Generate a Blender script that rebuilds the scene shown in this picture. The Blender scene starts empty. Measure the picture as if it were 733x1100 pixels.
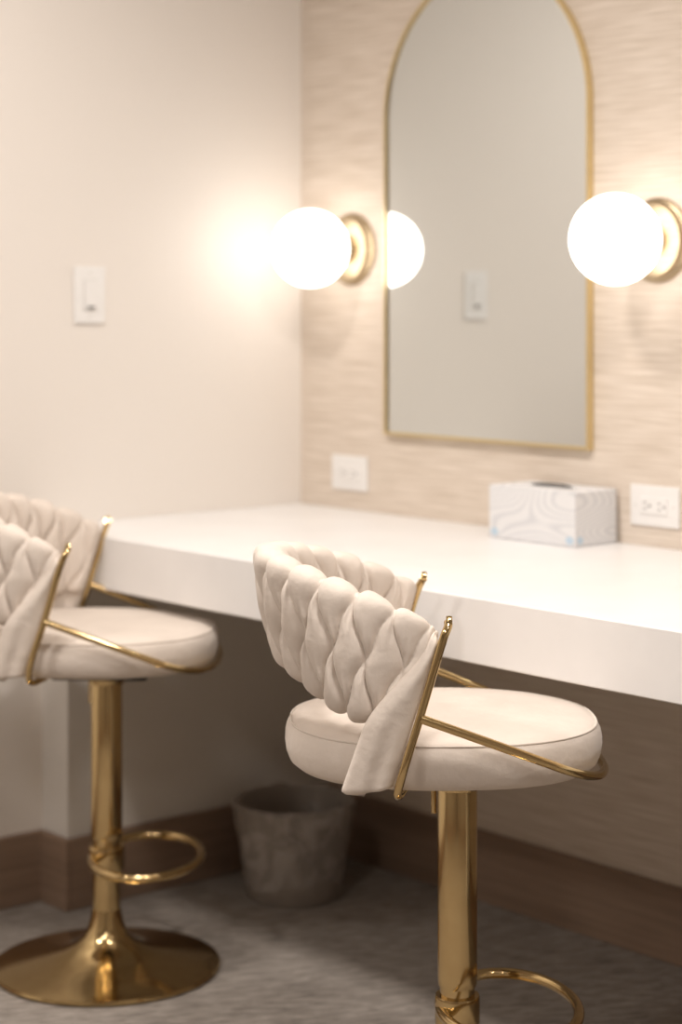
import bpy, bmesh, math, random
from math import sin, cos, pi, radians, sqrt
from mathutils import Vector, Matrix, noise
random.seed(3)
scene = bpy.context.scene
scene.view_settings.view_transform = 'Standard'
COL = scene.collection

# ---------------------------------------------------------------- helpers
def link(o, parent=None):
    COL.objects.link(o)
    if parent: o.parent = parent
    return o
def empty(name, loc=(0,0,0), rz=0):
    e = bpy.data.objects.new(name, None); e.location = loc; e.rotation_euler = (0,0,rz)
    e.empty_display_size = .05
    return link(e)
def mesh_obj(name, verts, faces, mat=None, parent=None, smooth=True, loc=(0,0,0)):
    me = bpy.data.meshes.new(name); me.from_pydata(verts, [], faces); me.validate(); 
    bm = bmesh.new(); bm.from_mesh(me); bmesh.ops.recalc_face_normals(bm, faces=bm.faces); bm.to_mesh(me); bm.free()
    if smooth:
        for p in me.polygons: p.use_smooth = True
    o = bpy.data.objects.new(name, me); o.location = loc
    if mat: me.materials.append(mat)
    return link(o, parent)
def box(name, lo, hi, mat, parent=None, bevel=0.0, seg=3):
    bm = bmesh.new(); bmesh.ops.create_cube(bm, size=1)
    lo = Vector(lo); hi = Vector(hi)
    for v in bm.verts:
        v.co = Vector(((v.co.x+.5)*(hi.x-lo.x)+lo.x, (v.co.y+.5)*(hi.y-lo.y)+lo.y, (v.co.z+.5)*(hi.z-lo.z)+lo.z))
    if bevel>0:
        bmesh.ops.bevel(bm, geom=list(bm.edges), offset=bevel, segments=seg, profile=.5, affect='EDGES')
    me = bpy.data.meshes.new(name); bm.to_mesh(me); bm.free()
    o = bpy.data.objects.new(name, me); me.materials.append(mat)
    if bevel>0:
        for p in me.polygons: p.use_smooth = True
        m = o.modifiers.new('wn','WEIGHTED_NORMAL'); m.keep_sharp=True
    return link(o, parent)
def revolve(name, prof, mat, parent=None, n=64, loc=(0,0,0), axis='Z', smooth=True, wob=None):
    verts=[]; faces=[]
    m=len(prof)
    for j in range(n):
        a=2*pi*j/n
        for i,(r,z) in enumerate(prof):
            rr=r
            zz=z
            if wob: rr,zz=wob(a,i,r,z)
            if axis=='Z': verts.append((rr*cos(a),rr*sin(a),zz))
            elif axis=='-Y': verts.append((rr*cos(a),-zz,rr*sin(a)))
            elif axis=='X': verts.append((zz,rr*cos(a),rr*sin(a)))
    for j in range(n):
        k=(j+1)%n
        for i in range(m-1):
            faces.append((j*m+i,j*m+i+1,k*m+i+1,k*m+i))
    o=mesh_obj(name,verts,faces,mat,parent,smooth,loc)
    bm=bmesh.new(); bm.from_mesh(o.data); bmesh.ops.remove_doubles(bm,verts=bm.verts,dist=1e-6)
    bmesh.ops.recalc_face_normals(bm,faces=bm.faces); bm.to_mesh(o.data); bm.free()
    if smooth:
        for p in o.data.polygons: p.use_smooth=True
        try: o.data.set_sharp_from_angle(angle=radians(40))
        except Exception: pass
    return o
def tube(name, pts, r, mat, parent=None, closed=False, nurbs=True, flat=1.0):
    cu=bpy.data.curves.new(name,'CURVE'); cu.dimensions='3D'; cu.bevel_depth=r; cu.bevel_resolution=6; cu.use_fill_caps=True
    if nurbs:
        sp=cu.splines.new('BEZIER'); sp.bezier_points.add(len(pts)-1)
        for b,p in zip(sp.bezier_points,pts):
            b.co=p; b.handle_left_type='AUTO'; b.handle_right_type='AUTO'
        sp.resolution_u=16
    else:
        sp=cu.splines.new('POLY'); sp.points.add(len(pts)-1)
        for b,p in zip(sp.points,pts): b.co=(*p,1)
    sp.use_cyclic_u=closed
    o=bpy.data.objects.new(name,cu); cu.materials.append(mat)
    link(o,parent)
    dg=bpy.context.evaluated_depsgraph_get(); dg.update()
    me=bpy.data.meshes.new_from_object(o.evaluated_get(dg))
    o2=bpy.data.objects.new(name,me)
    bpy.data.objects.remove(o)
    o2.name=name
    for p in me.polygons: p.use_smooth=True
    return link(o2,parent)
# ---------------------------------------------------------------- materials
def mat(name, col, rough=.5, metal=0, **kw):
    m=bpy.data.materials.new(name); m.use_nodes=True
    b=m.node_tree.nodes['Principled BSDF']
    b.inputs['Base Color'].default_value=(*col,1); b.inputs['Roughness'].default_value=rough; b.inputs['Metallic'].default_value=metal
    for k,v in kw.items():
        b.inputs[k].default_value=v
    return m
def tex(m, scale, map_scale, c1, c2, lo=.35, hi=.65, detail=6, bump=0, bump_dist=.002, rough=.55, rot=(0,0,0), distort=0):
    nt=m.node_tree; N=nt.nodes; L=nt.links; b=N['Principled BSDF']
    tc=N.new('ShaderNodeTexCoord'); mp=N.new('ShaderNodeMapping'); mp.inputs['Scale'].default_value=map_scale
    mr_=N.new('ShaderNodeMapping'); mr_.inputs['Rotation'].default_value=rot
    no=N.new('ShaderNodeTexNoise'); no.inputs['Scale'].default_value=scale; no.inputs['Detail'].default_value=detail; no.inputs['Roughness'].default_value=rough
    no.inputs['Distortion'].default_value=distort
    cr=N.new('ShaderNodeValToRGB'); cr.color_ramp.elements[0].position=lo; cr.color_ramp.elements[1].position=hi
    cr.color_ramp.elements[0].color=(*c1,1); cr.color_ramp.elements[1].color=(*c2,1)
    L.new(tc.outputs['Object'],mr_.inputs['Vector']); L.new(mr_.outputs[0],mp.inputs['Vector']); L.new(mp.outputs[0],no.inputs['Vector']); L.new(no.outputs['Fac'],cr.inputs[0]); L.new(cr.outputs[0],b.inputs['Base Color'])
    if bump:
        bp=N.new('ShaderNodeBump'); bp.inputs['Strength'].default_value=bump; bp.inputs['Distance'].default_value=bump_dist
        L.new(no.outputs['Fac'],bp.inputs['Height']); L.new(bp.outputs[0],b.inputs['Normal'])
    return m
M_paint=tex(mat('cream_wall_paint',(.8,.7,.6),.5),220,(1,1,1),(.79,.735,.68),(.81,.755,.70),bump=.05,bump_dist=.0006)
M_unseen_dark=tex(mat('unseen_wall_dark',(.4,.35,.3),.6),220,(1,1,1),(.30,.26,.225),(.32,.28,.245),bump=.05,bump_dist=.0006)  # invented dark tone for unseen walls: darker reflections, less fill under counter
M_ceil=tex(mat('ceiling_paint',(.8,.75,.7),.8),80,(1,1,1),(.80,.77,.73),(.82,.79,.75))
M_paper=tex(mat('grasscloth_wallpaper',(.7,.6,.5),.6),1.0,(7,7,210),(.575,.48,.39),(.78,.69,.60),lo=.32,hi=.68,detail=6,bump=.12,bump_dist=.001,rough=.5)
M_floor=tex(mat('taupe_carpet',(.2,.17,.15),.95),1.0,(18,80,1),(.14,.12,.104),(.42,.37,.325),lo=.30,hi=.72,detail=8,bump=.5,bump_dist=.005,rough=.68,rot=(0,0,radians(-62)),distort=.5)
M_base=tex(mat('walnut_baseboard_wood',(.25,.15,.1),.5),1.0,(3,3,60),(.215,.145,.10),(.29,.195,.137),detail=6)
M_quartz=tex(mat('white_quartz',(.85,.82,.8),.34),6,(1,1,1),(.80,.785,.775),(.83,.815,.805),lo=.4,hi=.6)
M_knee=tex(mat('knee_wall_paint',(.7,.66,.62),.6),100,(1,1,1),(.70,.66,.61),(.72,.68,.63))
M_gold=tex(mat('polished_gold',(.75,.5,.22),.13,1.0),30,(1,1,1),(.60,.44,.22),(.65,.49,.25))
M_brass=tex(mat('brushed_brass',(.7,.52,.28),.32,1.0),1.0,(40,40,400),(.44,.35,.23),(.54,.44,.30))
M_frame=tex(mat('satin_gold_frame',(.8,.6,.3),.3,1.0),60,(1,1,1),(.72,.59,.34),(.76,.63,.37))
M_mirror=mat('mirror_glass',(.74,.765,.76),.012,1.0)
M_plate=tex(mat('white_device_plastic',(.85,.83,.8),.3),50,(1,1,1),(.82,.80,.78),(.84,.82,.80))
M_plate2=mat('device_paddle_plastic',(.70,.68,.65),.35)
M_dark=mat('dark_slot',(.02,.018,.016),.5)
M_blackplastic=mat('black_plastic',(.02,.02,.02),.35)
def velvet(name,c1,c2):
    m=mat(name,c1,.75)
    tex(m,9,(1,1,1),c1,c2,detail=4,lo=.3,hi=.7)
    nt=m.node_tree; N=nt.nodes; L=nt.links; b=N['Principled BSDF']
    b.inputs['Sheen Weight'].default_value=.3; b.inputs['Sheen Roughness'].default_value=.4; b.inputs['Sheen Tint'].default_value=(1,.95,.9,1)
    tc=N.new('ShaderNodeTexCoord'); n1=N.new('ShaderNodeTexNoise'); n1.inputs['Scale'].default_value=35; n1.inputs['Detail'].default_value=3
    n2=N.new('ShaderNodeTexNoise'); n2.inputs['Scale'].default_value=900
    b1=N.new('ShaderNodeBump'); b1.inputs['Strength'].default_value=.4; b1.inputs['Distance'].default_value=.006
    b2=N.new('ShaderNodeBump'); b2.inputs['Strength'].default_value=.25; b2.inputs['Distance'].default_value=.0009
    L.new(tc.outputs['Object'],n1.inputs['Vector']); L.new(tc.outputs['Object'],n2.inputs['Vector'])
    L.new(n1.outputs['Fac'],b1.inputs['Height']); L.new(n2.outputs['Fac'],b2.inputs['Height']); L.new(b1.outputs[0],b2.inputs['Normal']); L.new(b2.outputs[0],b.inputs['Normal'])
    return m
M_velvet=velvet('cream_velvet',(.63,.55,.48),(.72,.635,.56))
def emis(name,col,s):
    m=mat(name,(.9,.88,.84),.25)
    b=m.node_tree.nodes['Principled BSDF']; b.inputs['Emission Color'].default_value=(*col,1); b.inputs['Emission Strength'].default_value=s
    return m
M_globe=emis('lit_opal_glass',(1,.945,.885),4.1)
M_fill=emis('ceiling_fill_disc',(1,.94,.88),6.0)  # glowing disc for the added ceiling fill

# ---------------------------------------------------------------- room shell
RX,RY,RH=4.8,-4.4,2.65
T=.12
box('floor',(-T,RY-T,-.1),(RX+T,T,0),M_floor)
box('ceiling',(-T,RY-T,RH),(RX+T,T,RH+.1),M_ceil)
box('wall_left',(-T,RY-T,0),(0,T,RH),M_paint)
box('wall_back',(0,0,0),(RX,T,RH),M_paper)
box('wall_right',(RX,RY-T,0),(RX+T,T,RH),M_unseen_dark)  # out of view; tone darkened to steer reflections and fill
box('wall_front',(0,RY-T,0),(RX,RY,RH),M_unseen_dark)
BH=.15
KX,KY=.10,-.715
CT,CTH,CD=.80,.108,-.73
CX1=3.2
box('baseboard_left',(0,RY,0),(.015,KY-.012,BH),M_base,bevel=.003)
box('baseboard_back',(KX+.015,-.015,0),(RX,0,BH),M_base,bevel=.003)
box('baseboard_right',(RX-.015,RY,0),(RX,-.015,BH),M_base,bevel=.003)
box('baseboard_front',(.015,RY,0),(RX-.015,RY+.015,BH),M_base,bevel=.003)
box('wall_knee',(0,KY,0),(KX,0,CT-CTH),M_knee)
box('baseboard_knee_side',(KX,KY,0),(KX+.015,-.001,BH),M_base,bevel=.003)
box('baseboard_knee_front',(0,KY-.015,0),(KX+.015,KY,BH),M_base,bevel=.003)

# ---------------------------------------------------------------- counter
vc=empty('vanity_counter',(0,0,0))
box('quartz_slab',(0.001,CD,CT-CTH),(CX1,-.001,CT),M_quartz,vc,bevel=.003,seg=3)
box('end_panel',(CX1-.06,CD+.02,0),(CX1,-.016,CT-CTH),M_quartz,vc,bevel=.002)

# ---------------------------------------------------------------- mirror
mx0,mx1,mz0,mzs=.3147,.9355,.980,1.686
mcx=(mx0+mx1)/2; mr=(mx1-mx0)/2
def arch(r_in, n=64):
    pts=[]
    w=mr-r_in
    pts.append((mcx-w,mz0+r_in))
    for i in range(n+1):
        a=pi-pi*i/n
        pts.append((mcx+w*cos(a),mzs+w*sin(a)))
    pts.append((mcx+w,mz0+r_in))
    return pts
mi=empty('arched_wall_mirror',(0,0,0))
def frame():
    o=arch(0); i=arch(.0065); n=len(o)
    V=[];F=[]
    for yy,lst in ((-.001,o),(-.017,o),(-.017,i),(-.011,i)):
        V+=[(x,yy,z) for x,z in lst]
    for k in range(3):
        for j in range(n):
            j2=(j+1)%n
            F.append((k*n+j,k*n+j2,(k+1)*n+j2,(k+1)*n+j))
    ob=mesh_obj('gold_frame',V,F,M_frame,mi,True); 
    ob.data.set_sharp_from_angle(angle=radians(35))
frame()
pts=arch(.006); V=[(x,-.0115,z) for x,z in pts]
g=mesh_obj('mirror_pane',V,[tuple(range(len(V)))],M_mirror,mi,False)
V=[(x,-.002,z) for x,z in arch(.002)]
mesh_obj('backing_board',V,[tuple(range(len(V)))],M_dark,mi,False)

# ---------------------------------------------------------------- sconces
def sconce(x,z):
    e=empty('globe_wall_sconce',(x,0,z))
    revolve('backplate',[(0,.0),(.083,.0),(.083,.004),(.0815,.007),(.074,.010),(.073,.018),(.071,.021),(.05,.022),(0,.022)],M_brass,e,n=96,axis='-Y')
    revolve('globe_holder',[(0,.02),(.034,.02),(.034,.034),(.031,.040),(.0,.040)],M_brass,e,n=64,axis='-Y')
    prof=[]
    for i in range(49):
        a=pi*i/48; prof.append((.088*sin(a),.124-.088*cos(a)))
    revolve('opal_globe',prof,M_globe,e,n=96,axis='-Y')
sconce(.186,1.399); sconce(1.104,1.399)

# ---------------------------------------------------------------- switch + outlets
sw=empty('light_switch',(0,-.598,1.293))
box('plate',(0,-.0400,-.062),(.006,.0400,.062),M_plate,sw,bevel=.0025)
box('bezel',(.005,-.0175,-.0345),(.0075,.0175,.0345),M_plate2,sw,bevel=.0008)
box('paddle',(.006,-.0155,-.032),(.0105,.0155,.032),M_plate,sw,bevel=.0015)
box('dimmer_groove',(.0100,-.010,-.029),(.0109,.010,-.0245),M_dark,sw)
def screw(parent,x,y,z,ax):
    revolve('screw',[(0,0),(.003,0),(.0028,.0009),(0,.0012)],M_plate2,parent,n=20,loc=(x,y,z),axis=ax)
screw(sw,.0058,0,.048,'X'); screw(sw,.0058,0,-.048,'X')
def outlet(x,z):
    e=empty('wall_outlet',(x,0,z))
    box('plate',(-.062,-.006,-.0400),(.062,0,.0400),M_plate,e,bevel=.0025)
    box('receptacle_face',(-.0335,-.0085,-.0165),(.0335,-.004,.0165),M_plate,e,bevel=.0012)
    for sx in (-.0185,.0185):
        box('slot_hot',(sx-.007,-.0089,.0050),(sx+.000,-.0083,.0068),M_dark,e)
        box('slot_neutral',(sx-.007,-.0089,-.0068),(sx+.001,-.0083,-.0050),M_dark,e)
        revolve('slot_ground',[(0,.0083),(.0025,.0083),(.0025,.0090),(0,.0090)],M_dark,e,n=20,loc=(sx+.009,0,0),axis='-Y')
    screw(e,-.048,-.0058,0,'-Y'); screw(e,.048,-.0058,0,'-Y')
outlet(.182,.8836); outlet(1.099,.8800)

# ---------------------------------------------------------------- tissue box
def card_mat():
    m=mat('printed_tissue_carton',(.8,.79,.78),.5)
    nt=m.node_tree;N=nt.nodes;L=nt.links;b=N['Principled BSDF']
    tc=N.new('ShaderNodeTexCoord')
    mp=N.new('ShaderNodeMapping'); mp.inputs['Scale'].default_value=(3,3,9); mp.inputs['Rotation'].default_value=(0,.35,0)
    no=N.new('ShaderNodeTexNoise'); no.inputs['Scale'].default_value=1.3; no.inputs['Detail'].default_value=0
    mu=N.new('ShaderNodeMath'); mu.operation='MULTIPLY'; mu.inputs[1].default_value=150
    si=N.new('ShaderNodeMath'); si.operation='SINE'
    cr=N.new('ShaderNodeValToRGB'); cr.color_ramp.elements[0].position=.0; cr.color_ramp.elements[0].color=(.76,.755,.76,1); cr.color_ramp.elements[1].position=1; cr.color_ramp.elements[1].color=(.64,.64,.66,1)
    L.new(tc.outputs['Object'],mp.inputs['Vector']); L.new(mp.outputs[0],no.inputs['Vector']); L.new(no.outputs['Fac'],mu.inputs[0]); L.new(mu.outputs[0],si.inputs[0]); L.new(si.outputs[0],cr.inputs[0]); L.new(cr.outputs[0],b.inputs['Base Color'])
    return m
M_card=card_mat(); M_blue=mat('carton_blue_print',(.50,.62,.73),.5)
L2,W2,HB=.116,.062,.108
tb=empty('tissue_box',(.890,-.074,CT),radians(1.5))
box('carton',(-L2,-W2,0.0005),(L2,W2,HB),M_card,tb,bevel=.0018)
V=[(.062*cos(2*pi*i/48),.012*sin(2*pi*i/48),HB+.0006) for i in range(48)]
mesh_obj('dispensing_slot',V,[tuple(range(48))],M_dark,tb,False)
def disc_patch(name,cx,cz):
    V=[(cx+.010*cos(2*pi*i/32),-W2-.0004,cz+.008*sin(2*pi*i/32)) for i in range(32)]
    mesh_obj(name,V,[tuple(range(32))],M_blue,tb,False)
disc_patch('print_patch_front',-L2+.016,.014); disc_patch('print_patch_corner',L2-.014,.013)
V=[(L2+.0004,-W2+.014+.009*cos(2*pi*i/32),.013+.008*sin(2*pi*i/32)) for i in range(32)]
mesh_obj('print_patch_side',V,[tuple(range(32))],M_blue,tb,False)
tube('slot_film_edge',[(-.045,-.008,HB+.002),(-.02,.0,HB+.004),(.02,.004,HB+.004),(.05,.0,HB+.002)],.0018,M_blackplastic,tb)

# ---------------------------------------------------------------- trash can
tc_=empty('waste_basket',(.326,-.285,0))
M_can=tex(mat('waste_basket_plastic',(.4,.36,.33),.5),20,(1,1,1),(.30,.26,.225),(.34,.295,.26))
revolve('bin_body',[(0,.001),(.098,.001),(.103,.006),(.122,.198),(.126,.200),(.126,.204),(.119,.204),(.100,.010),(0,.008)],M_can,tc_,n=96)
M_bag=tex(mat('clear_bin_liner',(.8,.78,.75),.25),16,(1,1,1),(.42,.37,.33),(.64,.58,.53),lo=.4,hi=.6,bump=.9,bump_dist=.02,distort=1.5)
M_bag.node_tree.nodes['Principled BSDF'].inputs['Alpha'].default_value=.5
bp=[(.105,.040),(.110,.075),(.116,.115),(.122,.15),(.128,.18),(.131,.200),(.128,.208),(.121,.207),(.114,.19),(.110,.14),(.105,.08),(.095,.03),(0,.02)]
def wob(a,i,r,z):
    k=max(0,1-i/4)
    nz=noise.noise(Vector((cos(a)*3,sin(a)*3,z*18)))
    n2=noise.noise(Vector((cos(a)*5,sin(a)*5,z*40)))
    rr=r+(.003*nz+.0045*n2+.0035)*(1 if r>0 else 0)
    zz=z+ (k*.022*noise.noise(Vector((cos(a)*1.6,sin(a)*1.6,4))) + .005*n2*(1 if r>0 else 0))
    return rr,zz
lb=revolve('bin_liner',bp,M_bag,tc_,n=160,wob=wob)
lb.modifiers.new('s','SUBSURF').levels=1; lb.modifiers['s'].render_levels=1

# ---------------------------------------------------------------- bar stools
def superloop(th,hh,nexp,N):
    dense=[]
    K=4000
    for i in range(K):
        a=2*pi*i/K; c=cos(a); s=sin(a)
        dense.append((th*math.copysign(abs(c)**(2/nexp),c), hh*math.copysign(abs(s)**(2/nexp),s)))
    L=[0]
    for i in range(1,K+1):
        p=dense[i-1];q=dense[i%K]; L.append(L[-1]+math.hypot(p[0]-q[0],p[1]-q[1]))
    out=[];j=0
    for k in range(N):
        t=L[-1]*k/N
        while L[j+1]<t: j+=1
        out.append(dense[j%K])
    return out
def sm(a,b,x):
    t=max(0,min(1,(x-a)/(b-a))); return t*t*(3-2*t)
def back_mesh():
    NU,NV=540,166
    A,B,CXo=.242,.214,-.043
    loop=superloop(.017,.085,3.2,NV)
    phis=[-pi/2+pi*i/2000 for i in range(2001)]
    S=[0]
    for i in range(1,2001):
        p=phis[i-1];q=phis[i]
        S.append(S[-1]+math.hypot(A*(cos(q)-cos(p)),B*(sin(q)-sin(p))))
    V=[];F=[]
    w,h=.056,.152
    j=0
    for u in range(NU+1):
        s=S[-1]*u/NU
        while j<1999 and S[j+1]<s: j+=1
        ph=phis[j]+(phis[j+1]-phis[j])*((s-S[j])/(S[j+1]-S[j]) if S[j+1]>S[j] else 0)
        f=abs(ph)/(pi/2)
        zt=.910-.083*f**2.2
        zb=.740-.050*sm(.1,.85,f)
        zm=(zt+zb)/2; hh=(zt-zb)/2-.006
        nx,ny=-cos(ph)*B, sin(ph)*A; nl=math.hypot(nx,ny); nx/=nl; ny/=nl
        endd=min(s,S[-1]-s)
        e=sqrt(max(0,1-(1-min(1,endd/.018))**2))
        thf=(1-.40*sm(.70,.95,f))
        for (tn,th) in loop:
            hloc=th/.085*hh
            sc=s-S[-1]/2
            tt=hloc/h
            ss=sc/w+.055*sin(4*pi*tt+.5)
            a=ss+tt+.25; b=ss-tt+.25
            da=2*(a-round(a)); db=2*(b-round(b))
            pa=abs(da); pb=abs(db)
            p=max(0,(1-pa**3.2)*(1-pb**3.2))**.5
            ramp=(da+db)*.5
            ramp2=(da-db)*.5
            edge=max(pa,pb)
            tip=abs(ramp2)
            cr=.0016*sin(ramp*17+3*ramp2+sc*40)*sm(.25,.80,tip)*(1-edge**8)
            d=(.0150*p*(1-.12*tip)+.0035*ramp*(1-edge**6)+cr)*thf
            nn=(abs(tn)/.017)**2.2*math.copysign(1,tn)/.017; nz_=(abs(th)/.085)**2.2*math.copysign(1,th)/.085
            l=math.hypot(nn,nz_) or 1; nn/=l; nz_/=l
            off=(tn*thf+nn*d)*max(e,.02)
            z=zm+hloc*(.8+.2*e)+nz_*d*.75
            tau=zt-z
            x=CXo-A*cos(ph)+nx*off
            y=B*sin(ph)+ny*off
            x+=tau*(.20*cos(ph)-.27*abs(sin(ph))**4)
            y*=(1-.25*max(0,tau))
            V.append((x,y,z))
    for u in range(NU):
        for v in range(NV):
            v2=(v+1)%NV
            F.append((u*NV+v,u*NV+v2,(u+1)*NV+v2,(u+1)*NV+v))
    F.append(tuple(range(NV))); F.append(tuple(NU*NV+v for v in range(NV)))
    return V,F
def wing_mesh(sgn):
    NT,NW=60,48
    V=[];F=[]
    loop=superloop(1,1,2.6,NW)
    for i in range(NT+1):
        t=i/NT
        z=.818-(.818-.594)*t
        xf=-.045-.067*t
        wd=.012+.050*sm(.05,.6,t)+.012*t
        if t<.06: k=sqrt(1-(1-t/.06)**2)
        elif t>.96: k=sqrt(max(0,1-((t-.96)/.04)**2))
        else: k=1
        k=max(k,.05)
        side=.222-.006*t+.004*sin(pi*t)
        th=.0150
        for (a,b) in loop:
            xx=xf-wd/2+ a*wd/2*k
            fold=.0012*sin(a*4+t*5)*(1-abs(a)**4)+.0014*sin(a*8-t*3)*sm(.3,1,t)
            yy=side+b*(th*k)+ (fold if b>0 else 0)
            V.append((xx,sgn*yy,z+.012*a*(t-.5)*.6))
    for i in range(NT):
        for v in range(NW):
            v2=(v+1)%NW
            F.append((i*NW+v,i*NW+v2,(i+1)*NW+v2,(i+1)*NW+v))
    F.append(tuple(range(NW))); F.append(tuple(NT*NW+v for v in range(NW)))
    return V,F
def plan(a,n=2.35,A=.2375,B=.212,cx=-.0225):
    c,s=cos(a),sin(a)
    return cx+A*math.copysign(abs(c)**(2/n),c), B*math.copysign(abs(s)**(2/n),s)
def seat_mesh():
    prof=[(0,.590),(.6,.588),(.86,.589),(.93,.592),(.972,.600),(.993,.612),(1.0,.625),(.998,.636),(.990,.645),(.977,.6515),(.965,.6545),(.955,.6560),(.945,.6575),(.92,.6600),(.86,.6635),(.7,.6665),(.45,.668),(.2,.6685),(0,.6685)]
    n=128; V=[];F=[];m=len(prof)
    for j in range(n):
        x,y=plan(2*pi*j/n)
        for i,(r,z) in enumerate(prof):
            zz=z
            if i>=11: zz+= .0026*noise.noise(Vector((x*r*11,y*r*11,0)))
            V.append(((x+.0225)*r-.0225,y*r,zz))
    for j in range(n):
        k=(j+1)%n
        for i in range(m-1): F.append((j*m+i,j*m+i+1,k*m+i+1,k*m+i))
    return V,F
def merge(o):
    bm=bmesh.new(); bm.from_mesh(o.data); bmesh.ops.remove_doubles(bm,verts=bm.verts,dist=1e-6)
    bmesh.ops.recalc_face_normals(bm,faces=bm.faces); bm.to_mesh(o.data); bm.free()
    for p in o.data.polygons: p.use_smooth=True
BV=back_mesh()
def stool(x,y,rz):
    e=empty('woven_back_bar_stool',(x,y,0),rz)
    mesh_obj('woven_backrest',*BV,M_velvet,e)
    for sg,nm in ((-1,'right'),(1,'left')):
        mesh_obj('arm_wrap_'+nm,*wing_mesh(sg),M_velvet,e)
        tube('arm_rod_'+nm,[(-.034,sg*.224,.834),(-.0345,sg*.230,.830),(-.040,sg*.236,.818),(-.074,sg*.237,.705),(-.104,sg*.232,.603),(-.104,sg*.215,.590),(-.09,sg*.15,.585)],.0060,M_gold,e)
        revolve('rod_cap_'+nm,[(0,-.004),(.008,-.004),(.0085,0),(.008,.004),(0,.004)],M_gold,e,n=24,loc=(-.033,sg*.226,.835),axis='X')
    o=mesh_obj('seat_cushion',*seat_mesh(),M_velvet,e); merge(o)
    ring=[]
    for j in range(96):
        px,py=plan(2*pi*j/96); ring.append(((px+.0225)*.964-.0225,py*.964,.6552))
    tube('seat_piping',ring,.0018,M_velvet,e,closed=True,nurbs=False)
    half=[(-.074,.239,.703),(.02,.232,.668),(.10,.220,.637),(.150,.200,.616),(.185,.160,.603),(.206,.100,.596),(.213,.04,.593)]
    pts=[(a,-b,c) for a,b,c in half]+[(a,b,c) for a,b,c in reversed(half)]
    tube('seat_hoop',pts,.0065,M_gold,e)
    box('swivel_plate',(-.09,-.09,.568),(.09,.09,.589),M_blackplastic,e,bevel=.004)
    revolve('plate_collar',[(0,.548),(.034,.548),(.040,.570),(0,.572)],M_gold,e,n=48)
    revolve('gas_lift_cover',[(0,.250),(.0285,.250),(.0295,.254),(.0300,.262),(.0300,.545),(.0285,.552),(0,.552)],M_gold,e,n=64)
    revolve('lower_column',[(0,.03),(.0265,.03),(.0265,.262),(0,.262)],M_gold,e,n=64)
    prof=[(0,.0005),(.208,.0005),(.2165,.003),(.2185,.007),(.217,.011),(.19,.0165),(.15,.0225),(.11,.030),(.08,.0385),(.058,.050),(.042,.066),(.034,.085),(.0295,.105),(.0275,.115),(0,.115)]
    b=revolve('trumpet_base',prof,M_gold,e,n=128)
    tube('height_lever',[(-.02,.01,.562),(-.028,.018,.560),(-.032,.02,.553),(-.034,.02,.52),(-.034,.02,.505)],.0042,M_gold,e)
    fr=[]
    for j in range(24):
        a=2*pi*j/24; fr.append((.078+.104*cos(a),.150*sin(a),.216))
    tube('footrest_ring',fr,.0085,M_gold,e,closed=True)
    revolve('footrest_clamp',[(.0262,.190),(.033,.190),(.034,.194),(.034,.232),(.033,.236),(.0262,.236)],M_gold,e,n=48)
    return e
stool(1.490,-.910,radians(51.7))
stool(.460,-.857,radians(47.2))

# ---------------------------------------------------------------- added ceiling fill, out of view
def ceiling_fill(x,y,p):  # area lamp added as overhead fill; ring and disc are invented housing
    e=empty('added_ceiling_fill',(x,y,RH))
    revolve('fill_ring',[(.085,-.001),(.11,-.001),(.112,-.006),(.105,-.010),(.088,-.010),(.085,-.004)],M_plate,e,n=64)
    V=[(.086*cos(2*pi*i/48),.086*sin(2*pi*i/48),-.003) for i in range(48)]
    mesh_obj('lens',V,[tuple(range(48))],M_fill,e,False)  # glowing disc under the added fill lamp's ring
    l=bpy.data.lights.new('ceiling_fill_lamp','AREA'); l.shape='DISK'; l.size=.30; l.energy=p; l.color=(1,.94,.885); l.spread=radians(160)
    o=bpy.data.objects.new('ceiling_fill_lamp',l); o.location=(0,0,-.02); link(o,e)
for x,y,p in ((.95,-1.35,21),(2.3,-1.35,23.5),(.9,-3.1,21),(2.4,-3.1,15.5),(3.9,-1.35,12),(3.9,-3.1,9)):
    ceiling_fill(x,y,p)
w=bpy.data.worlds.new('world'); scene.world=w; w.use_nodes=True
w.node_tree.nodes['Background'].inputs[0].default_value=(.9,.8,.7,1); w.node_tree.nodes['Background'].inputs[1].default_value=.05

# ---------------------------------------------------------------- camera
cam=bpy.data.cameras.new('camera'); co=bpy.data.objects.new('camera',cam); link(co)
cam.sensor_fit='VERTICAL'; cam.sensor_height=36; cam.sensor_width=24; cam.lens=70; cam.shift_y=-230/1100
co.location=(3.667,-2.989,1.287)
co.rotation_euler=(radians(90),0,math.atan2(.762,.647))
cam.dof.use_dof=True; cam.dof.focus_distance=2.82; cam.dof.aperture_fstop=2.6
cam.clip_start=.05
scene.camera=co
